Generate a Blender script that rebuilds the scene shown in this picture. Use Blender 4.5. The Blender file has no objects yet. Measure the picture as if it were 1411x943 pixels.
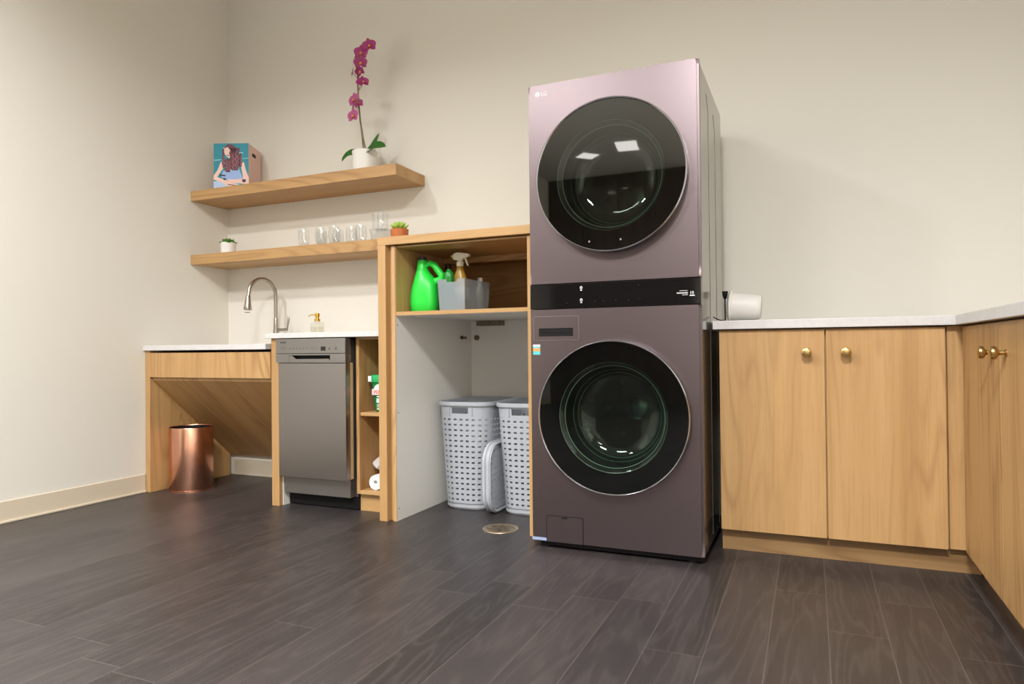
import bpy, bmesh, math, random
from mathutils import Vector, Matrix
random.seed(7)
PI = math.pi
C = bpy.context.scene.collection
sc = bpy.context.scene

# ------------------------------------------------------------------ materials
def srgb(r, g, b):
    f = lambda c: (c/12.92 if c <= .04045 else ((c+.055)/1.055)**2.4)
    return (f(r/255), f(g/255), f(b/255), 1)

def mat(name, col=(.8,.8,.8,1), rough=.5, metal=0, **kw):
    m = bpy.data.materials.new(name); m.use_nodes = True
    b = m.node_tree.nodes['Principled BSDF']
    b.inputs['Base Color'].default_value = col
    b.inputs['Roughness'].default_value = rough
    b.inputs['Metallic'].default_value = metal
    for k, v in kw.items():
        b.inputs[k.replace('_', ' ')].default_value = v
    return m

class N:
    """small node helper"""
    def __init__(s, m): s.m = m; s.t = m.node_tree; s.b = s.t.nodes['Principled BSDF']
    def new(s, typ, **kw):
        n = s.t.nodes.new(typ)
        for k, v in kw.items(): setattr(n, k, v)
        return n
    def link(s, a, b): s.t.links.new(a, b)
    def math(s, op, a, b=None, c=None):
        n = s.new('ShaderNodeMath', operation=op)
        for i, v in enumerate((a, b, c)):
            if v is None: continue
            if isinstance(v, (int, float)): n.inputs[i].default_value = v
            else: s.link(v, n.inputs[i])
        return n.outputs[0]
    def mix(s, fac, a, b, blend='MIX'):
        n = s.new('ShaderNodeMix', data_type='RGBA', blend_type=blend)
        for sock, v in ((n.inputs[0], fac), (n.inputs[6], a), (n.inputs[7], b)):
            if isinstance(v, (int, float, tuple)): sock.default_value = v
            else: s.link(v, sock)
        return n.outputs[2]
    def noise(s, vec, scale, detail=2, rough=.5, dist=0):
        n = s.new('ShaderNodeTexNoise'); n.inputs['Scale'].default_value = scale
        n.inputs['Detail'].default_value = detail; n.inputs['Roughness'].default_value = rough
        n.inputs['Distortion'].default_value = dist; s.link(vec, n.inputs['Vector']); return n.outputs['Fac']
    def coord(s, scale=(1,1,1), loc=(0,0,0), rot=(0,0,0)):
        c = s.new('ShaderNodeTexCoord'); p = s.new('ShaderNodeMapping')
        p.inputs['Scale'].default_value = scale; p.inputs['Location'].default_value = loc; p.inputs['Rotation'].default_value = rot
        s.link(c.outputs['Object'], p.inputs['Vector']); return p.outputs[0]
    def ramp(s, fac, stops):
        n = s.new('ShaderNodeValToRGB'); e = n.color_ramp.elements
        e[0].position, e[0].color = stops[0]; e[1].position, e[1].color = stops[-1]
        for p, c in stops[1:-1]:
            k = e.new(p); k.color = c
        s.link(fac, n.inputs[0]); return n.outputs[0]
    def bump(s, h, strength=.2, dist=.002):
        n = s.new('ShaderNodeBump'); n.inputs['Strength'].default_value = strength; n.inputs['Distance'].default_value = dist
        s.link(h, n.inputs['Height']); s.link(n.outputs[0], s.b.inputs['Normal'])

def wood(name, axis='z', loc=(0,0,0), rot=None, tone=1.0):
    m = mat(name, rough=.45); n = N(m)
    def co(k, shift=(0,0,0)):
        c = n.new('ShaderNodeTexCoord'); v = c.outputs['Object']
        if rot:
            r = n.new('ShaderNodeMapping'); r.inputs['Rotation'].default_value = rot; n.link(v, r.inputs['Vector']); v = r.outputs[0]
        p = n.new('ShaderNodeMapping'); p.inputs['Scale'].default_value = {'x': (k,1,1), 'y': (1,k,1), 'z': (1,1,k)}[axis]
        p.inputs['Location'].default_value = tuple(a+b for a, b in zip(loc, shift)); n.link(v, p.inputs['Vector']); return p.outputs[0]
    p = co(.10)
    base = n.noise(p, 3.6, 2, .4, .2)
    tri = n.math('ABSOLUTE', n.math('SUBTRACT', n.math('FRACT', n.math('MULTIPLY', base, 26)), .5))
    ln = n.new('ShaderNodeMapRange'); n.link(tri, ln.inputs[0]); ln.inputs[1].default_value = 0; ln.inputs[2].default_value = .26; ln.inputs[3].default_value = 1; ln.inputs[4].default_value = 0
    patch = n.new('ShaderNodeMapRange'); n.link(n.noise(co(.16, (4,2,1)), 5, 2), patch.inputs[0]); patch.inputs[1].default_value = .42; patch.inputs[2].default_value = .66
    broad = n.noise(co(.06, (1,3,2)), 9, 3, .55)
    fib = n.noise(co(.02), 210, 2, .6)
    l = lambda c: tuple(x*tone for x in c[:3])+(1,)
    c1 = n.ramp(broad, [(.3, l(srgb(178,137,88))), (.5, l(srgb(191,150,99))), (.72, l(srgb(201,161,110)))])
    c2 = n.mix(n.math('MULTIPLY', n.math('MULTIPLY', ln.outputs[0], patch.outputs[0]), .62), c1, l(srgb(144,102,62)))
    c3 = n.mix(n.math('MULTIPLY', n.math('GREATER_THAN', fib, .56), .14), c2, l(srgb(146,106,66)))
    v = n.new('ShaderNodeTexVoronoi'); v.inputs['Scale'].default_value = 3.6
    n.link(co(.35, (.3,0,.1)), v.inputs['Vector'])
    kn = n.new('ShaderNodeMapRange'); n.link(v.outputs['Distance'], kn.inputs[0])
    kn.inputs[1].default_value = .015; kn.inputs[2].default_value = .10; kn.inputs[3].default_value = .55; kn.inputs[4].default_value = 0
    c4 = n.mix(n.math('MULTIPLY', kn.outputs[0], n.math('GREATER_THAN', n.noise(p, 34, 1), .46)), c3, l(srgb(128,88,52)))
    n.link(c4, n.b.inputs['Base Color'])
    n.bump(fib, .04, .001)
    return m

W_Z = wood('oak_vertical', 'z'); W_Z2 = wood('oak_vertical_b', 'z', (3.1,.4,.3)); W_Z3 = wood('oak_vertical_c', 'z', (7.7,1.3,.9))
W_X = wood('oak_horizontal', 'x', (1.2,.2,.1)); W_Y = wood('oak_depth', 'y')
W_S = wood('oak_sloped', 'y', (0,0,0), (math.radians(41.6), 0, 0))

M_wall = mat('wall_paint', srgb(228,223,212), .75); _n = N(M_wall)
_n.bump(_n.noise(_n.coord(), 260, 2), .04, .001)
M_ceil = mat('ceiling_paint', srgb(214,211,203), .9)
M_trim = mat('vinyl_base', srgb(214,200,178), .5)
M_dark = mat('dark_panelling', srgb(64,48,42), .5); _n = N(M_dark)
_n.link(_n.ramp(_n.noise(_n.coord((1,1,.08)), 9, 3), [(.3, srgb(52,38,33)), (.7, srgb(80,60,50))]), _n.b.inputs['Base Color'])
M_quartz = mat('white_quartz', srgb(236,233,230), .22); _n = N(M_quartz)
_n.link(_n.ramp(_n.noise(_n.coord(), 60, 3), [(.35, srgb(208,205,204)), (.6, srgb(213,210,209))]), _n.b.inputs['Base Color'])
M_melamine = mat('white_melamine', srgb(236,232,225), .35)
M_gap = mat('dark_gap', srgb(38,28,20), .8)

def floor_mat():
    m = mat('vinyl_plank_floor', rough=.38); n = N(m)
    c = n.new('ShaderNodeTexCoord'); s = n.new('ShaderNodeSeparateXYZ'); n.link(c.outputs['Object'], s.inputs[0])
    x, y = s.outputs[0], s.outputs[1]
    u = n.math('DIVIDE', n.math('ADD', x, .068), .1525)
    row = n.math('FLOOR', u); fu = n.math('FRACT', u)
    w = n.new('ShaderNodeTexWhiteNoise', noise_dimensions='1D'); n.link(row, w.inputs['W'])
    v = n.math('ADD', n.math('DIVIDE', y, 1.22), n.math('MULTIPLY', w.outputs['Value'], 7.3))
    col = n.math('FLOOR', v); fv = n.math('FRACT', v)
    cmb = n.new('ShaderNodeCombineXYZ'); n.link(row, cmb.inputs[0]); n.link(col, cmb.inputs[1])
    w2 = n.new('ShaderNodeTexWhiteNoise', noise_dimensions='2D'); n.link(cmb.outputs[0], w2.inputs['Vector'])
    r = w2.outputs['Value']
    # per plank shifted grain
    g = n.new('ShaderNodeCombineXYZ'); n.link(n.math('ADD', x, n.math('MULTIPLY', r, 31)), g.inputs[0])
    n.link(n.math('MULTIPLY', y, .12), g.inputs[1]); n.link(n.math('MULTIPLY', r, 17), g.inputs[2])
    base = n.noise(g.outputs[0], 7, 3, .5, .3)
    tri = n.math('ABSOLUTE', n.math('SUBTRACT', n.math('FRACT', n.math('MULTIPLY', base, 12)), .5))
    g2 = n.new('ShaderNodeCombineXYZ'); n.link(n.math('ADD', x, r), g2.inputs[0]); n.link(n.math('MULTIPLY', y, .03), g2.inputs[1])
    fib = n.noise(g2.outputs[0], 160, 3, .65)
    t = n.math('ADD', n.math('MULTIPLY', r, .42), n.math('MULTIPLY', n.noise(g.outputs[0], 12, 3), .6))
    c1 = n.ramp(t, [(.2, srgb(43,39,38)), (.5, srgb(53,48,48)), (.85, srgb(66,60,59))])
    lf = n.math('MULTIPLY', n.math('SUBTRACT', 1, n.math('SMOOTH_MIN', n.math('MULTIPLY', tri, 4), 1, .2)), .32)
    c2 = n.mix(lf, c1, srgb(88,80,77))
    c3 = n.mix(n.math('MULTIPLY', fib, .30), c2, srgb(42,37,36))
    su = n.math('LESS_THAN', n.math('MINIMUM', fu, n.math('SUBTRACT', 1, fu)), .008)
    sv = n.math('LESS_THAN', n.math('MINIMUM', fv, n.math('SUBTRACT', 1, fv)), .0012)
    seam = n.math('MAXIMUM', su, sv)
    c4 = n.mix(n.math('MULTIPLY', seam, .42), c3, srgb(112,103,99))
    n.link(c4, n.b.inputs['Base Color'])
    n.link(n.math('ADD', .37, n.math('MULTIPLY', fib, .08)), n.b.inputs['Roughness'])
    n.bump(n.math('SUBTRACT', n.math('MULTIPLY', fib, .3), seam), .05, .001)
    return m
M_floor = floor_mat()

def brushed(name, col, rough, axis='x', amt=.06):
    m = mat(name, col, rough, 1); n = N(m)
    k = {'x': (.01,1,1), 'z': (1,1,.01)}[axis]
    f = n.noise(n.coord(k), 420, 2, .6)
    n.link(n.math('ADD', rough-amt/2, n.math('MULTIPLY', f, amt)), n.b.inputs['Roughness'])
    return m
M_bsteel = brushed('black_steel', srgb(126,113,115), .34, 'x', .05)
M_steel = brushed('stainless', srgb(146,141,139), .33, 'z', .06)
M_steel2 = mat('grey_plastic_metallic', srgb(138,134,131), .34, .8)
M_cab = mat('washer_side_paint', srgb(150,146,138), .16, .85)
M_black = mat('gloss_black', (.006,.006,.006,1), .12)
M_blackp = mat('black_plastic', (.008,.008,.008,1), .6, 0, Specular_IOR_Level=.2)
M_panelglass = mat('panel_black_glass', (.007,.006,.006,1), .06)
M_chrome = mat('chrome_rim', srgb(205,205,212), .16, 1)
M_nickel = mat('brushed_nickel', srgb(176,168,156), .28, 1)
M_brass = mat('satin_brass', srgb(196,164,108), .3, 1)
M_gold = mat('gold_pump', srgb(222,180,84), .22, 1)
M_drainm = mat('bronze_drain', srgb(190,170,142), .35, .9)
M_copper = brushed('copper', srgb(226,168,140), .26, 'z', .08)
M_white = mat('white_print', srgb(235,235,235), .4)
M_mark = mat('grey_print', srgb(70,68,68), .5)
M_seam = mat('light_seam', srgb(188,176,170), .35, .8)
M_basket = mat('basket_plastic', srgb(174,177,184), .42)
M_lid = mat('basket_lid_plastic', srgb(180,183,190), .42)
M_drum = mat('drum_steel', srgb(66,70,66), .3, 1)
M_gasket = mat('rubber_gasket', (.02,.022,.022,1), .4)

def glass(name, tint, ior=.05, gl=.02, refl=1.0):
    """thin-sheet glass: fresnel gloss over a tinted clear pass-through"""
    m = bpy.data.materials.new(name); m.use_nodes = True; t = m.node_tree; t.nodes.clear()
    o = t.nodes.new('ShaderNodeOutputMaterial'); mx = t.nodes.new('ShaderNodeMixShader')
    tr = t.nodes.new('ShaderNodeBsdfTransparent'); g = t.nodes.new('ShaderNodeBsdfGlossy')
    lw = t.nodes.new('ShaderNodeLayerWeight'); lw.inputs[0].default_value = .5
    pw = t.nodes.new('ShaderNodeMath'); pw.operation = 'POWER'; pw.inputs[1].default_value = 5; t.links.new(lw.outputs['Facing'], pw.inputs[0])
    fr = t.nodes.new('ShaderNodeMath'); fr.operation = 'MULTIPLY_ADD'; fr.inputs[1].default_value = 1-ior; fr.inputs[2].default_value = ior
    t.links.new(pw.outputs[0], fr.inputs[0])
    tr.inputs[0].default_value = tint; g.inputs['Roughness'].default_value = gl; g.inputs[0].default_value = (refl, refl, refl, 1)
    t.links.new(fr.outputs[0], mx.inputs[0]); t.links.new(tr.outputs[0], mx.inputs[1]); t.links.new(g.outputs[0], mx.inputs[2])
    t.links.new(mx.outputs[0], o.inputs[0]); return m
M_doorglass = glass('smoked_door_glass', (.40,.44,.41,1), .19)
M_doorglass2 = glass('dark_door_glass', (.46,.52,.48,1), .045)
M_bowl = glass('greenish_bowl_glass', (.50,.66,.57,1), .12, .04)
_t = M_bowl.node_tree; _o = [n for n in _t.nodes if n.type == 'OUTPUT_MATERIAL'][0]; _s = _o.inputs[0].links[0].from_socket
_d = _t.nodes.new('ShaderNodeBsdfDiffuse'); _d.inputs[0].default_value = (.45,.62,.52,1); _m = _t.nodes.new('ShaderNodeMixShader'); _m.inputs[0].default_value = .015
_t.links.new(_s, _m.inputs[1]); _t.links.new(_d.outputs[0], _m.inputs[2]); _t.links.new(_m.outputs[0], _o.inputs[0])
M_rimg = mat('green_glass_edge', srgb(150,178,160), .15)
M_clear = glass('clear_glass', (.97,.975,.975,1), .045)
M_jar = glass('soap_glass', (.95,.95,.93,1), .04)

# ------------------------------------------------------------------ mesh helpers
def B(): return bmesh.new()
def _merge(bm, tmp, M=None):
    me = bpy.data.meshes.new('_t')
    if M is not None: bmesh.ops.transform(tmp, matrix=M, verts=tmp.verts)
    tmp.to_mesh(me); tmp.free(); bm.from_mesh(me); bpy.data.meshes.remove(me)
def box(bm, x0, x1, y0, y1, z0, z1, bev=0, M=None, seg=2):
    t = bmesh.new(); bmesh.ops.create_cube(t, size=1)
    for v in t.verts:
        v.co = Vector(((x0+x1)/2+v.co.x*(x1-x0), (y0+y1)/2+v.co.y*(y1-y0), (z0+z1)/2+v.co.z*(z1-z0)))
    if bev: bmesh.ops.bevel(t, geom=t.edges[:], offset=bev, segments=seg, affect='EDGES', profile=.5)
    _merge(bm, t, M); return bm
def lathe(bm, prof, seg=48, M=None, close=False):
    """profile of (r, z) swept round z"""
    t = bmesh.new(); rings = []
    for r, z in prof:
        if r < 1e-6: rings.append([t.verts.new((0,0,z))])
        else: rings.append([t.verts.new((r*math.cos(2*PI*i/seg), r*math.sin(2*PI*i/seg), z)) for i in range(seg)])
    if close: rings.append(rings[0])
    for a, b in zip(rings, rings[1:]):
        for i in range(seg):
            j = (i+1) % seg
            if len(a) == 1 and len(b) == 1: break
            if len(a) == 1: t.faces.new((a[0], b[j], b[i]))
            elif len(b) == 1: t.faces.new((a[i], a[j], b[0]))
            else: t.faces.new((a[i], a[j], b[j], b[i]))
    bmesh.ops.recalc_face_normals(t, faces=t.faces[:])
    _merge(bm, t, M); return bm
def tube(bm, pts, rad, seg=12, caps=True, M=None):
    t = bmesh.new(); pts = [Vector(p) for p in pts]; n = len(pts)
    rad = rad if isinstance(rad, (list, tuple)) else [rad]*n
    rings = []; up = None
    for i, p in enumerate(pts):
        d = (pts[min(i+1, n-1)]-pts[max(i-1, 0)]).normalized()
        if up is None: up = Vector((0,0,1)) if abs(d.z) < .9 else Vector((1,0,0))
        a = d.cross(up).normalized(); up = a.cross(d).normalized()
        rings.append([t.verts.new(p+(a*math.cos(2*PI*k/seg)+up*math.sin(2*PI*k/seg))*rad[i]) for k in range(seg)])
    for a, b in zip(rings, rings[1:]):
        for k in range(seg): t.faces.new((a[k], a[(k+1)%seg], b[(k+1)%seg], b[k]))
    if caps: t.faces.new(rings[0][::-1]); t.faces.new(rings[-1])
    bmesh.ops.recalc_face_normals(t, faces=t.faces[:])
    _merge(bm, t, M); return bm
def prism(bm, pts, d, M=None, bev=0):
    """2-D outline (u,v) -> local x,y, extruded along local z from 0 to d"""
    t = bmesh.new(); f = t.faces.new([t.verts.new((p[0], p[1], 0)) for p in pts])
    r = bmesh.ops.extrude_face_region(t, geom=[f])
    for v in [e for e in r['geom'] if isinstance(e, bmesh.types.BMVert)]: v.co.z += d
    bmesh.ops.recalc_face_normals(t, faces=t.faces[:])
    if bev: bmesh.ops.bevel(t, geom=[e for e in t.edges if e.calc_face_angle(0) > .6], offset=bev, segments=2, affect='EDGES')
    _merge(bm, t, M); return bm
def rrect(w, h, r, seg=6):
    out = []
    for cx, cy, a0 in ((w/2-r, h/2-r, 0), (-w/2+r, h/2-r, 90), (-w/2+r, -h/2+r, 180), (w/2-r, -h/2+r, 270)):
        for i in range(seg+1):
            a = math.radians(a0+90*i/seg); out.append((cx+r*math.cos(a), cy+r*math.sin(a)))
    return out
def holed(bm, outer, inner, d, M=None):
    """slab between two outlines of equal length"""
    t = bmesh.new(); n = len(outer)
    R = [[t.verts.new((p[0], p[1], z)) for p in L] for L in (outer, inner) for z in (0, d)]
    o0, o1, i0, i1 = R
    for k in range(n):
        j = (k+1) % n
        t.faces.new((o0[k], o0[j], i0[j], i0[k])); t.faces.new((o1[k], i1[k], i1[j], o1[j]))
        t.faces.new((o0[k], o1[k], o1[j], o0[j])); t.faces.new((i0[k], i0[j], i1[j], i1[k]))
    bmesh.ops.recalc_face_normals(t, faces=t.faces[:])
    _merge(bm, t, M); return bm
def blob(bm, c, s, sub=2, M=None):
    t = bmesh.new(); bmesh.ops.create_icosphere(t, subdivisions=sub, radius=1)
    for v in t.verts: v.co = Vector((c[0]+v.co.x*s[0], c[1]+v.co.y*s[1], c[2]+v.co.z*s[2]))
    _merge(bm, t, M); return bm
FRONT = Matrix.Rotation(PI/2, 4, 'X')       # local (x, y, z) -> world (x, -z, y): outlines face -y, extrude towards the viewer
def front(x, y, z): return Matrix.Translation((x, y, z)) @ FRONT

def world_of(q):
    b = Matrix.LocRotScale(q.location, q.rotation_euler, q.scale)
    return b if q.parent is None else world_of(q.parent) @ q.matrix_parent_inverse @ b
def obj(name, bm, m, parent=None, smooth=None):
    me = bpy.data.meshes.new(name); bm.to_mesh(me); bm.free()
    me.materials.append(m)
    if smooth is not None:
        for p in me.polygons: p.use_smooth = True
        me.set_sharp_from_angle(angle=math.radians(smooth))
    o = bpy.data.objects.new(name, me); C.objects.link(o)
    if parent is not None:
        o.parent = parent
        o.matrix_parent_inverse = world_of(parent).inverted()
    return o
def each(name, bm, m, parent=None, smooth=None):
    """one object per loose piece of the mesh"""
    seen = set(); out = []; bm.verts.index_update(); bm.verts.ensure_lookup_table()
    for v in bm.verts:
        if v.index in seen: continue
        st = [v]; isl = set()
        while st:
            q = st.pop()
            if q.index in isl: continue
            isl.add(q.index); st += [e.other_vert(q) for e in q.link_edges]
        seen |= isl; nb = bmesh.new(); mp = {i: nb.verts.new(bm.verts[i].co) for i in isl}
        for f in {f for i in isl for f in bm.verts[i].link_faces}: nb.faces.new([mp[w.index] for w in f.verts])
        out.append(obj(name, nb, m, parent, smooth))
    bm.free(); return out
def thing(name, label, cat, loc=(0,0,0), group=None):
    o = bpy.data.objects.new(name, None); C.objects.link(o); o.location = loc; o.empty_display_size = .05
    o['label'] = label; o['category'] = cat
    if group: o['group'] = group
    return o
def tag(o, label, cat, group=None):
    o['label'] = label; o['category'] = cat
    if group: o['group'] = group
    return o
def struct(name, bm, m, parent=None):
    o = obj(name, bm, m, parent)
    if parent is None: o['kind'] = 'structure'
    return o
def text(bm, s, size, M, ext=.0003):
    cu = bpy.data.curves.new('_c', 'FONT'); cu.body = s; cu.size = size; cu.extrude = ext; cu.align_x = 'LEFT'
    o = bpy.data.objects.new('_c', cu); C.objects.link(o)
    dg = bpy.context.evaluated_depsgraph_get(); dg.update()
    me = bpy.data.meshes.new_from_object(o.evaluated_get(dg)); me.transform(M); bm.from_mesh(me)
    bpy.data.objects.remove(o); bpy.data.curves.remove(cu); bpy.data.meshes.remove(me); return bm

# ------------------------------------------------------------------ room
RX, RY, RZ = 4.66, -7.9, 3.3
struct('floor', box(B(), -.15, RX+.15, RY-.15, .25, -.1, 0), M_floor)
struct('ceiling', box(B(), -.15, RX+.15, RY-.15, .25, RZ, RZ+.1), M_ceil)
NX0, NX1, NZ, NY = 1.728, 2.455, 1.31, .13      # shallow recess in the wall behind the tall cabinet
bm = B(); box(bm, 0, NX0, 0, .15, 0, RZ); box(bm, NX1, RX, 0, .15, 0, RZ); box(bm, NX0, NX1, 0, .15, NZ, RZ); box(bm, NX0, NX1, NY+.004, .15, 0, NZ)
struct('wall_back', bm, M_wall)
struct('wall_left', box(B(), -.15, 0, RY, .15, 0, RZ), M_wall)
struct('wall_right', box(B(), RX, RX+.15, RY, .15, 0, RZ), M_wall)
struct('wall_front', box(B(), 0, RX, RY-.15, RY, 0, RZ), M_wall)
bm = B()
for i in range(4): box(bm, .0+i*.53+.003, (i+1)*.53-.003, RY, RY+.03, 0, RZ-.002, .003)
struct('trim_1', bm, M_dark)
def base_board(name, x0, x1, y0, y1, ax):
    bm = B()
    if ax == 'x':
        box(bm, x0, x1, y0, y1, 0, .105, .002)
        box(bm, x1, x1+.008, y0, y1, 0, .012, .003)
    else:
        box(bm, x0, x1, y0, y1, 0, .105, .002)
        box(bm, x0, x1, y0-.008, y0, 0, .012, .003)
    struct(name, bm, M_trim)
base_board('baseboard_left', 0, .007, RY, -.632, 'x')
base_board('baseboard_back', .05, .94, -.007, 0, 'y')

# ------------------------------------------------------------------ worktops
o = obj('countertop', box(B(), .002, .922, -.6426, -.001, .822, .8514, .002), M_quartz)
tag(o, 'low white quartz worktop of the sink in the left corner, lower than its neighbour', 'countertop')
o = obj('countertop', box(B(), .9225, 1.667, -.645, -.001, .879, .9062, .002), M_quartz)
tag(o, 'short white quartz worktop over the dishwasher, holding the soap dispenser', 'countertop')
bm = B(); box(bm, 3.2, RX-.001, -.618, -.001, .881, .9152, .002); box(bm, 4.022, RX-.001, -2.05, -.618, .881, .9152, .002)
o = obj('countertop', bm, M_quartz); tag(o, 'long L-shaped white worktop running around the right corner cabinets', 'countertop')

# ------------------------------------------------------------------ sink base (left)
t = thing('sink_cabinet', 'oak open knee-space sink cabinet with sloping back panel over copper bin', 'cabinet', (.47,-.3,0))
obj('side_panel', box(B(), .003, .040, -.628, -.03, 0, .8215, .0012), W_Z, t)
obj('apron', box(B(), .0405, .9450, -.632, -.612, .668, .808, .001), wood('oak_apron', 'z', (2.2,.3,.4)), t)
bm = B(); pr = [(-.61, .668), (-.61, .650), (-.03, .135), (-.012, .153)]
prism(bm, pr, .9035, Matrix(((0,0,1,.041),(1,0,0,0),(0,1,0,0),(0,0,0,1))))
obj('sloped_panel', bm, W_S, t)
o = obj('cabinet_end_panel', box(B(), .9465, .9955, -.6255, -.03, 0, .8785, .0012), W_Z2)
tag(o, 'narrow upright oak end panel standing left of the dishwasher', 'panel')

# ------------------------------------------------------------------ dishwasher
t = thing('dishwasher', 'slim stainless steel dishwasher under the short white worktop', 'dishwasher', (1.22,-.35,0))
obj('body', box(B(), 1.012, 1.432, -.605, -.04, .07, .866, .002), M_steel2, t)
bm = B(); box(bm, 1.0, 1.4425, -.65, -.606, .7975, .8745, .003)
cp = obj('control_panel', bm, M_steel2, t)
obj('display', box(B(), 1.292, 1.321, -.6508, -.649, .812, .833), M_black, cp)
bm = B()
for i in range(6): lathe(bm, [(0,0), (.0028,0), (.0028,.0008), (0,.0008)], 12, front(1.094+i*.022, -.65, .8245-.0))
for x in (1.345, 1.385): lathe(bm, [(0,0), (.005,0), (.005,.0008), (0,.0008)], 16, front(x, -.65, .822))
each('button', bm, M_mark, cp)
bm = B()
for k in range(6): box(bm, 1.030+k*.0068, 1.0353+k*.0068, -.6505, -.65, .8520, .8605)
each('badge_letter', bm, M_mark, cp)
bm = B()
for i, (x, w) in enumerate(((1.034,.035), (1.23,.02), (1.255,.014), (1.38,.016))):
    for k in range(2): box(bm, x, x+w*(1-.2*k), -.6505, -.65, .8285-.009*k, .8300-.009*k)
each('print_line', bm, M_mark, cp)
# handle band with a scooped pocket
outer = rrect(.4425, .0445, .002, 4)
inner = [(x*.262/.4425-.0035, y*.030/.0445) for x, y in outer]
bm = B(); holed(bm, outer, inner, .044, front(1.22125, -.606, .7742)); hb = obj('handle_band', bm, M_steel2, t)
bm = B(); box(bm, 1.085, 1.352, -.628, -.608, .757, .792); obj('pocket', bm, M_blackp, hb)
bm = B(); prism(bm, [(-.131,-.0145), (.131,-.0145), (.121,-.003), (-.085,-.004), (-.112,.013), (-.131,.014)], .012, front(1.2178, -.6365, .7742)); obj('pocket_lip', bm, M_steel, hb)
d = obj('door', box(B(), 1.0125, 1.4400, -.645, -.607, .160, .7505, .003), M_steel, t)
bm = B(); box(bm, 1.4325, 1.4395, -.6065, -.585, .165, .75); obj('door_edge_reflection', bm, mat('tan_wood_reflection', srgb(196,170,130), .5), t)  # tan strip paints in the oak reflected on the door's side
obj('kick_plate', box(B(), 1.006, 1.445, -.552, -.545, .068, .159), M_steel2, t)
obj('base_plate', box(B(), 1.002, 1.452, -.556, -.535, .004, .067, .002), M_blackp, t)
o = obj('filler_panel', box(B(), .9958, .9995, -.60, -.05, 0, .8780), M_melamine); tag(o, 'thin white panel lining the left flank of the dishwasher recess', 'panel')

# ------------------------------------------------------------------ narrow open cabinet
t = thing('open_cabinet', 'narrow open oak shelf cabinet right of the dishwasher', 'cabinet', (1.55,-.3,0))
obj('side_panel', box(B(), 1.4545, 1.472, -.58, -.03, .090, .8785, .001), W_Z3, t)
obj('back_panel', box(B(), 1.4725, 1.666, -.04, -.03, .09, .878), W_Z, t)
obj('top_rail', box(B(), 1.4725, 1.666, -.58, -.041, .866, .8785, .001), W_X, t)
obj('shelf', box(B(), 1.4725, 1.666, -.572, -.041, .482, .499, .001), W_X, t)
obj('bottom_panel', box(B(), 1.4725, 1.666, -.58, -.041, .090, .108, .001), W_X, t)
obj('toe_kick', box(B(), 1.4545, 1.666, -.55, -.53, 0, .089, .001), W_X, t)

# ------------------------------------------------------------------ tall open cabinet
t = thing('tall_cabinet', 'tall open oak and white cabinet beside the washer, holding hampers', 'cabinet', (2.06,-.33,0))
obj('surround_panel', box(B(), 1.668, 1.711, -.693, -.004, 0, 1.3105, .001), W_Z2, t)
obj('surround_top', box(B(), 1.668, 2.4995, -.693, -.004, 1.311, 1.349, .001), W_X, t)
cl = obj('side_panel', box(B(), 1.7325, 1.752, -.672, NY-.004, 0, 1.306), M_melamine, t); cl['label'] = 'white inner side panel'
obj('spacer', box(B(), 1.7113, 1.7322, -.655, -.004, 0, 1.306), W_Z, t)
for x0, x1 in ((1.7325, 1.752), (2.431, 2.4505)):
    obj('edge_strip', box(B(), x0, x1, -.6755, -.6721, 0, 1.306), W_Z3, t)
cr = obj('side_panel', box(B(), 2.431, 2.4505, -.672, NY-.004, 0, 1.306), M_melamine, t); cr['label'] = 'white inner side panel'
for x0, x1 in ((1.7522, 1.7545), (2.4285, 2.4308)): obj('side_lining', box(B(), x0, x1, -.67, NY-.012, .9935, 1.298), W_Z2, t)
obj('top_panel', box(B(), 1.7523, 2.4307, -.665, NY-.004, 1.299, 1.306), W_X, t)
sh = obj('shelf', box(B(), 1.7523, 2.4307, -.672, NY-.012, .9755, .993), W_X, t)
obj('shelf_underside', box(B(), 1.7523, 2.4307, -.667, NY-.012, .9735, .9753), M_melamine, t)
obj('back_panel', box(B(), 1.7523, 2.4307, NY-.012, NY-.004, 0, .9735), M_melamine, t)
bk = obj('upper_back_panel', box(B(), 1.7523, 2.4307, NY-.012, NY-.004, .9735, 1.298), W_X, t)
obj('nailing_rail', box(B(), 1.7548, 2.4284, -.215, -.197, 1.268, 1.2985), W_X, t)
h = B(); lathe(h, [(0,0), (.011,0), (.011,.006), (.006,.006), (.006,.009), (0,.009)], 20, Matrix.Translation((1.752,-.0,.878)) @ Matrix.Rotation(PI/2,4,'Y'))
box(h, 1.752, 1.758, -.02, .05, .872, .884, .001)
lathe(h, [(.005,0), (.015,0), (.015,.008), (.005,.008)], 20, front(1.79, NY-.0125, .878), True); box(h, 1.78, 1.80, .1, NY-.013, .868, .888, .002)
each('hinge_piece', h, mat('old_hinge', srgb(120,100,72), .35, .9), t, 40)
h = B(); box(h, 1.80, 1.965, .088, NY-.0125, .945, .972, .001)
for x in (1.83, 1.875, 1.905, 1.94): box(h, x, x+.008, .080, .088, .943, .972, .001)
obj('mounting_bracket', h, mat('bracket_metal', srgb(130,122,108), .3, .9), t)
h = B(); box(h, 2.15, 2.19, .088, NY-.0125, .943, .972, .001); obj('mounting_bracket', h, bpy.data.materials['bracket_metal'], t)
h = B()
for z in (.931, .512, .057): lathe(h, [(0,0), (.003,0), (.003,.0006), (0,.0006)], 12, Matrix.Translation((1.7521,-.655,z)) @ Matrix.Rotation(PI/2,4,'Y'))
each('peg_hole', h, M_gap, cl)

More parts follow.
